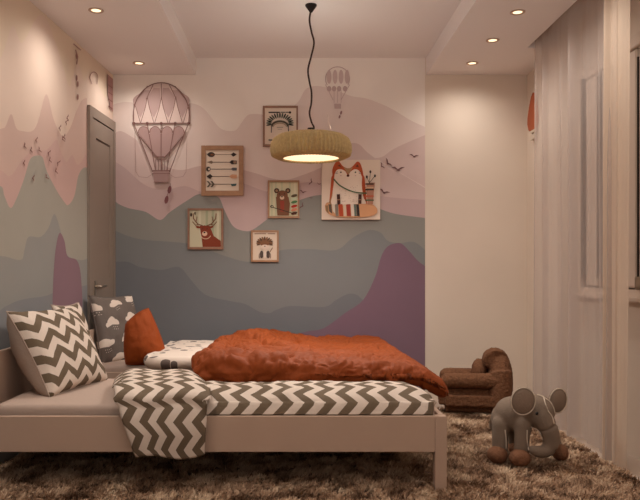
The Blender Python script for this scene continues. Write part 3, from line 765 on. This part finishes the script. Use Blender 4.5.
# dotted cover and rust duvet on the rear bed
dt = soft_block('dotted_duvet', (-.93, 4.36, .386), (-.52, 5.45, .49), (.11, .13, .06), M['dotted_cloth'], n=(34, 40, 8), disp=lambda c, n_, q: 0 if q.z < -.9 else .012*fb(c, 6, 3, 6))
props(dt, 'white duvet with grey dots folded beside the rust cushion', 'duvet')
def dsp2(c, n_, q):
    k = max(0, q.z*.5+.5)
    wp = Vector((fb(c, 3, 2, 11), fb(c, 3, 2, 12), fb(c, 3, 2, 13)))*.16
    p = c+wp; left = 1-.55*min(1, max(0, (c.x+.05)/.2))
    a1 = abs(noise.noise(Vector((p.x*4.5+p.y*3.0, p.y*2.6-p.x*1.5, p.z*4))))
    a2 = abs(noise.noise(Vector((p.x*10-p.y*5, p.y*8, p.z*9))+Vector((3, 1, 2))))
    a3 = abs(noise.noise(Vector((p.x*22, p.y*17, p.z*20))+Vector((9, 4, 2))))
    d_ = .095*left*min(a1, .40)+.065*(.35+.65*left)*min(a2, .32)+.034*min(a3, .3)+.014*fb(c, 3, 2, 8)
    return (d_-.030)*(.5+.5*k)*(1-.75*min(1, max(0, (c.x-.5)/.2)))
def shp2(c, q):
    X_ = c.x; Yn = (c.y-3.68)/(5.55-3.68)
    if q.z > 0:
        bump = .065*math.exp(-((X_+.24)/.15)**2)*math.exp(-((c.y-5.15)/.35)**2)
        bump += .030*math.exp(-((X_+.50)/.13)**2)*math.exp(-((c.y-4.95)/.3)**2)
        c.z += bump
        c.z -= .03*max(0, X_-.1)/.5*(1-Yn)+.05*Yn
    # hanging foot end
    if X_ > .64:
        t_ = (X_-.64)/.18
        c.z -= .10*t_**1.4*(1-.15*Yn) if q.z > -.2 else .08*t_**1.6
        c.x -= .12*t_*Yn
    if q.z <= .0 and c.y < 4.0 and c.x < .66: c.z += .020*(1-q.z)/2
    if c.x < .70 and q.z <= -.9: c.z = max(c.z, .387)
    return c
ru = soft_block('duvet', (-.52, 3.68, .386), (.80, 5.55, .552), (.05, .07, .07), M['rust_cloth'], n=(190, 130, 16), disp=dsp2, shape=shp2)
props(ru, 'crumpled rust orange duvet heaped on the rear bed', 'duvet')

# ================================================================ PILLOWS
def pill4(name, bl, br_, tl, w, h, t, mats, label, **k):
    bl, br_, tl = Vector(bl), Vector(br_), Vector(tl)
    ux = (br_-bl).normalized(); uy = tl-bl; uy = (uy-ux*uy.dot(ux)).normalized()
    c = bl+ux*w/2+uy*h/2
    return pillow(name, c, ux, uy, w, h, t, mats, label, **k)
mchp = [M['chevron_pillow'], M['pillow_back']]
pill4('pillow', P(50, 398, 3.55), P(106, 382, 4.12), P(-6, 315, 3.50), .60, .485, .28, mchp, 'large chevron pillow leaning on the headboard of the front bed', seed=2, front=.36)
pill4('pillow', (-1.20, 4.00, .40), (-1.16, 4.18, .40), (-1.37, 4.00, .84), .30, .44, .08, mchp, 'chevron pillow mostly hidden behind the large chevron pillow', seed=5)
mcl = [M['cloud_cloth'], M['cloud_cloth']]
pill4('pillow', P(101, 366, 4.88), P(139, 361, 5.22), P(80, 301, 4.88), .46, .49, .15, mcl, 'grey pillow printed with white clouds, behind the rust cushion', seed=3, key=.06)
mru = [M['rust_cushion'], M['rust_cushion']]
pill4('cushion', P(126, 364, 4.72), P(162, 360, 4.80), P(120, 322, 4.75), .27, .305, .19, mru, 'small rust orange cushion leaning on the cloud pillow', seed=4, pinch=-.10, key=.42, lift=.045, shear=-.035)
bpy.data.objects['cushion']['category'] = 'cushion'

# ================================================================ PENDANT
sc_ = 160.0; YP = F/sc_; PXc = (311-VX)/sc_
pl = thing('pendant_lamp', (PXc, YP, ZC), 'woven straw drum pendant lamp on a wavy dark cord', 'lamp')
lathe('ceiling_canopy', [(.0, ZC-.001), (.036, ZC-.001), (.036, ZC-.008), (.008, ZC-.048), (.0, ZC-.050)], (PXc, YP), M['canopy'], pl, 24)
def pp(x, y): return P(x, y, YP)
tube('cord', spline([pp(311.2, 9), pp(309.5, 20), pp(311.5, 32), pp(314, 43), pp(311, 57), pp(308, 70), pp(309.5, 82), pp(311.5, 92), pp(311.3, 103), pp(309.5, 113), pp(311.5, 122), pp(314, 128), pp(312, 136)], 6), .0058, M['cord'], pl, 8)
cz = lambda y: 1+(VY-y)/sc_
prof = [(.13, cz(134.5)), (.165, cz(134.5)), (.20, cz(136)), (.232, cz(139.5)), (.246, cz(145)), (.249, cz(151)), (.241, cz(156)), (.205, cz(158.8)), (.180, cz(159.2)),
        (.180, cz(157.8)), (.233, cz(155)), (.240, cz(151)), (.237, cz(145)), (.224, cz(141)), (.195, cz(138)), (.16, cz(136.5)), (.13, cz(136.5))]
pr2 = []
for i in range(len(prof)-1):
    (r0, a0_), (r1_, a1_) = prof[i], prof[i+1]
    for k in range(3): pr2.append((r0+(r1_-r0)*k/3, a0_+(a1_-a0_)*k/3))
pr2.append(prof[-1])
lathe('shade', pr2, (PXc, YP), M['woven'], pl, 360, ribs=60, rib=.030, closed=True)
lathe('diffuser', [(.0, cz(157)), (.20, cz(155.8)), (.20, cz(156.6)), (.0, cz(156.6))], (PXc, YP), M['diffuser'], pl, 48)
bm = bmesh.new(); bmesh.ops.create_uvsphere(bm, u_segments=20, v_segments=12, radius=.035, matrix=Matrix.Translation((PXc, YP, cz(144)))); from_bm('bulb', bm, M['bulb'], pl, True)
tube('socket', [(PXc, YP, cz(130)+.012), (PXc, YP, cz(139))], .022, M['canopy'], pl, 16)
tube('stay_wire', [pp(331, 130), pp(327, 114)], .0012, M['trim_metal'], pl, 5)

# ================================================================ DOWNLIGHTS
def downlight(x, y, label, en=9):
    t = thing('downlight', (x, y, ZS), label, 'ceiling light', 'recessed downlights')
    lathe('trim_ring', [(.028, ZS-.001), (.044, ZS-.001), (.044, ZS-.005), (.040, ZS-.007), (.028, ZS-.004)], (x, y), M['trim_metal'], t, 28, closed=True)
    lathe('lens', [(0, ZS-.001), (.028, ZS-.001), (.028, ZS-.003), (0, ZS-.003)], (x, y), M['lens'], t, 24)
def spot(x, y, en, size=165, blend=1, rad=.05, col=(1, .93, .85)):
    l = bpy.data.lights.new('downlight_and_fill_beam', 'SPOT'); l.energy = en; l.spot_size = math.radians(size); l.spot_blend = blend; l.shadow_soft_size = rad; l.color = col
    o = bpy.data.objects.new('downlight_and_fill_beam', l); C.objects.link(o); o.location = (x, y, ZS-.02); return o
LD = [(-1.14, 5.33, 'downlight in the left soffit, nearest the mural wall'), (-1.16, 4.25, 'downlight in the left soffit, farther from the mural wall'),
      (1.31, 5.33, 'downlight in the right soffit, nearest the back wall'), (1.315, 4.80, 'middle downlight of three in the right soffit'), (1.32, 4.28, 'downlight in the right soffit, farthest from the back wall')]
EN = [11, 14, 10, 9, 9]
for (x, y, lb), e in zip(LD, EN): downlight(x, y, lb); spot(x, y, e)
for x, y, e in ((-1.17, 3.2, 21), (-1.18, 2.1, 20), (1.32, 3.75, 10), (1.32, 3.2, 10), (1.32, 2.1, 8), (-1.18, .9, 4), (1.32, .9, 3)): spot(x, y, e)

# ================================================================ WALL HANGING
wh_ = thing('balloon_wall_hanging', (XR-.002, 5.46, 1.99), 'orange hot-air balloon wall hanging on the window wall beside the curtain', 'wall decoration')
def lens_part(name, prof_, m, th):
    bm = bmesh.new(); a = []; b = []
    for y, z in prof_: a.append(bm.verts.new((XR-.002, 5.46+y, z))); b.append(bm.verts.new((XR-.002-th, 5.46+y*.85, z)))
    bm.faces.new(a); bm.faces.new(b[::-1]); L = len(a)
    for i in range(L): j = (i+1) % L; bm.faces.new((a[j], a[i], b[i], b[j]))
    bmesh.ops.recalc_face_normals(bm, faces=bm.faces); return from_bm(name, bm, m, wh_)
pr = [(0, 2.345), (.05, 2.32), (.10, 2.26), (.145, 2.18), (.15, 2.13), (.12, 2.08), (.09, 2.065)]
lens_part('envelope', pr+[(-y*.5, z) for y, z in pr[::-1][:-1]], mat('balloon_orange', (172, 92, 60), .8), .02)
lens_part('envelope_band', [(-.06, 2.063), (.09, 2.063), (.06, 2.045), (-.06, 2.045)], M['piping'], .02)
lens_part('basket', [(-.055, 2.03), (.055, 2.03), (.05, 1.99), (-.05, 1.99)], M['piping'], .025)
for y in (-.04, .04): tube('rope', [(XR-.012, 5.46+y, 2.05), (XR-.012, 5.46+y, 2.025)], .003, M['cord'], wh_, 5)

# ================================================================ CURTAINS
def curtain(name, y0, y1, xc, ztop, m, label, waves, amp, seed, bottom=None):
    bm = bmesh.new(); NY, NZ = 260, 26; g = {}
    for j in range(NZ+1):
        tz = j/NZ; z = .02+(ztop-.02)*tz
        for i in range(NY+1):
            t_ = i/NY; y = y0+(y1-y0)*t_
            if bottom: y = bottom(y, t_, tz)
            ph = 2*PI*waves*(t_+.05*math.sin(5*t_+seed)+.012*math.sin(3*tz+seed))
            a = amp*(.55+.45*math.sin(t_*13+seed))*(1.15-.3*tz)
            x = xc+a*math.sin(ph)+.35*a*math.sin(2.3*ph+seed+tz)
            g[i, j] = bm.verts.new((x, y, z))
    for i in range(NY):
        for j in range(NZ): bm.faces.new((g[i, j], g[i+1, j], g[i+1, j+1], g[i, j+1]))
    return props(from_bm(name, bm, m, None, True), label, 'curtain')
curtain('curtain', 3.72, 4.96, 1.675, ZC-.01, M['sheer'], 'sheer mauve-grey curtain panel nearest the back wall', 8, .042, 1)
def bt(y, t_, tz): return y+(.10*(1-tz)**3*(t_-.0)*0)+(.05*(1-tz)**2*(1-t_))
curtain('curtain', 3.53, 3.80, 1.635, ZC-.01, M['voile'], 'paler, denser curtain panel at the right edge of the photo', 3, .02, 2.4, bt)
tr = thing('curtain_track', (1.68, 3.8, ZC-.004), 'slim white curtain track in the ceiling pocket above the curtains', 'curtain track')
box('track', (1.655, 2.2, ZC-.008), (1.69, 4.9, ZC-.001), M['window_paint'], tr)

# ================================================================ TOY ARMCHAIR
ac = thing('toy_armchair', (1.27, 5.1, .03), 'small brown plush armchair standing on the rug by the back wall', 'armchair')
RZ = Matrix.Rotation(math.radians(-10), 4, 'Z')
def plush(name, parts, m='brown_plush', vox=.007):
    o = blob(name, parts, M[m], None, vox, 8, noise_amp=.006, nscale=70)
    o.data.transform(Matrix.Translation((1.27, 5.1, .028)) @ RZ)
    o.parent = ac; o.matrix_parent_inverse = Matrix.Translation(ac.location).inverted(); return o
plush('base', [('b', (-.25, -.17, .0), (.21, .17, .165), .045)])
plush('seat_cushion', [('b', (-.21, -.09, .145), (.12, .09, .20), .03)])
for sy in (-1, 1):
    plush('armrest', [('t', [Vector((-.19, sy*.13, .218)), Vector((.0, sy*.13, .22)), Vector((.15, sy*.13, .222))], [.052, .052, .055])])
plush('backrest', [('t', [Vector((.165, -.12, .05)), Vector((.165, -.115, .17)), Vector((.16, -.10, .27)), Vector((.14, -.05, .352)), Vector((.14, .05, .352)), Vector((.16, .10, .27)), Vector((.165, .12, .05))], [.07, .078, .085, .088, .088, .085, .07]), ('e', Vector((.175, 0, .20)), Vector((.085, .15, .22)))])
plush('back_cushion', [('e', Vector((.035, .03, .27)), Vector((.055, .085, .085)))])

# ================================================================ TOY ELEPHANT
YE = 3.74
el = thing('toy_elephant', P(524, 459, YE), 'grey plush elephant with round piped ears and brown feet standing on the rug', 'toy elephant')
def E(x, y, dy=0): return P(x, y, YE+dy)
parts = [('e', E(513, 414, .03), Vector((.095, .105, .092))), ('e', E(503, 419, .05), Vector((.06, .09, .075))),
         ('e', E(537, 411, -.05), Vector((.088, .085, .085))),
         ('t', spline([E(540, 415, -.09), E(547, 426, -.10), E(551, 438, -.10), E(549, 448, -.10), E(541, 452, -.11), E(533, 450, -.12)], 5), None),
         ('t', [E(501, 424, .0), E(500, 438, -.01), E(500, 452, -.01)], [.048, .040, .040]),
         ('t', [E(523, 424, -.06), E(522, 438, -.07), E(521, 454, -.07)], [.046, .038, .038]),
         ('t', [E(545, 424, .02), E(553, 438, .03), E(558, 450, .03)], [.046, .038, .036]),
         ('t', [E(514, 424, .13), E(515, 438, .13), E(516, 446, .13)], [.046, .040, .038])]
p3 = parts[3]; L_ = len(p3[1]); parts[3] = ('t', p3[1], [.056-.032*(i/(L_-1)) for i in range(L_)])
body = blob('body', parts, M['grey_plush'], el, .0055, 8)
bv = BVHTree.FromPolygons([v.co.copy() for v in body.data.vertices], [tuple(p.vertices) for p in body.data.polygons])
def surf(x, y, lift=.0015):
    o = Vector((0, 0, 1)); dv_ = (P(x, y, 3)-o).normalized(); h = bv.ray_cast(o, dv_)
    return (h[0]+h[1]*lift) if h[0] else None
def pipe(pts, r=.0032, par=None):
    q = [surf(x, y) for x, y in smooth_edge(pts, 4)]; q = [v for v in q if v]
    if len(q) > 2: tube('piping', q, r, M['piping'], par or el, 6)
pipe([(537, 395), (543, 397), (545, 403), (548, 411), (552, 417), (554, 424)])
pipe([(543, 397), (550, 402), (554, 410), (555, 418)])
pipe([(531, 427), (537, 429), (541, 434), (543, 440)])
pipe([(527, 430), (527, 440), (529, 450)]); pipe([(505, 430), (506, 440), (506, 449)])
q = surf(537, 413.5, .002)
if q:
    bm = bmesh.new(); bmesh.ops.create_uvsphere(bm, u_segments=12, v_segments=8, radius=.0075, matrix=Matrix.Translation(q)); from_bm('eye', bm, M['black'], el, True)
def ear(cx_, cy_, rx, ry, dy, yaw, tilt):
    c = E(cx_, cy_, dy); R = Matrix.Rotation(yaw, 3, 'Z') @ Matrix.Rotation(tilt, 3, 'Y')
    bm = bmesh.new(); bmesh.ops.create_uvsphere(bm, u_segments=32, v_segments=16, radius=1, matrix=Matrix.Translation(c) @ R.to_4x4() @ Matrix.Diagonal((rx, .016, ry, 1)))
    e_ = from_bm('ear', bm, M['grey_plush'], el, True)
    bm = bmesh.new(); bmesh.ops.create_uvsphere(bm, u_segments=32, v_segments=12, radius=1, matrix=Matrix.Translation(c+R @ Vector((0, -.006, 0))) @ R.to_4x4() @ Matrix.Diagonal((rx*.84, .013, ry*.84, 1)))
    from_bm('ear_lining', bm, M['ear_inner'], e_, True).parent = e_
    tube('piping', [c+R @ Vector((rx*.95*math.cos(a), -.007, ry*.95*math.sin(a))) for a in [2*PI*k/36 for k in range(36)]], .0030, M['piping'], e_, 6, True)
ear(523, 401, .061, .071, -.135, math.radians(-8), math.radians(12))
ear(557.5, 400.5, .053, .067, .03, math.radians(12), math.radians(12))
for (x, y, dy, rx) in ((497, 451, -.03, .052), (519.5, 454, -.09, .054), (559.5, 450, .02, .042), (516, 448, .13, .043)):
    c = E(x, y, dy); blob('foot', [('e', Vector((c.x, c.y-.006, .062)), Vector((rx, .056, .044)))], M['foot_plush'], el, .006, 3, noise_amp=.003)
tube('tail', spline([E(495, 414, .1), E(491, 421, .12), E(491, 430, .12)], 5), .008, M['grey_plush'], el, 8)

# ================================================================ LIGHT
def point(loc, en, r, col=(1, .76, .52)):
    l = bpy.data.lights.new('pendant_and_fill_light', 'POINT'); l.energy = en; l.shadow_soft_size = r; l.color = col  # shared by the pendant bulb and an added fill lamp
    o = bpy.data.objects.new('pendant_and_fill_light', l); C.objects.link(o); o.location = loc
point((PXc, YP, cz(143)), 25, .04, (1, .97, .93))
ar = bpy.data.lights.new('pendant_down_light', 'AREA'); ar.shape = 'DISK'; ar.size = .40; ar.energy = 10; ar.color = (1, .93, .85)
o = bpy.data.objects.new('pendant_down_light', ar); C.objects.link(o); o.location = (PXc, YP, cz(160))
point((.15, .1, 2.15), 7, .2, (1, .94, .88))  # added fill lamp near the camera, out of view, brightens the ceiling
ul = spot(.1, .9, 58, 150, 1, .25, (1, .98, .95)); ul.location = (.1, .9, 1.75); ul.rotation_euler = (math.radians(180-28), 0, 0); ul.name = 'ceiling_fill_beam'  # unseen fill spot, added to throw light up onto the ceiling
W = bpy.data.worlds.new('World'); S.world = W; W.use_nodes = True
W.node_tree.nodes['Background'].inputs[0].default_value = (1, .97, .97, 1); W.node_tree.nodes['Background'].inputs[1].default_value = .16

cam = bpy.data.cameras.new('camera'); co = bpy.data.objects.new('camera', cam); C.objects.link(co)
co.location = (0, 0, 1); co.rotation_euler = (PI/2, 0, 0); cam.sensor_width = 36; cam.lens = F/640*36
cam.shift_x = (320-VX)/640; cam.shift_y = (VY-250)/640; cam.clip_start = .02
S.camera = co
S.view_settings.view_transform = 'Standard'; S.view_settings.look = 'None'; S.view_settings.gamma = 1; S.view_settings.use_curve_mapping = False
S.view_settings.exposure = 0.60
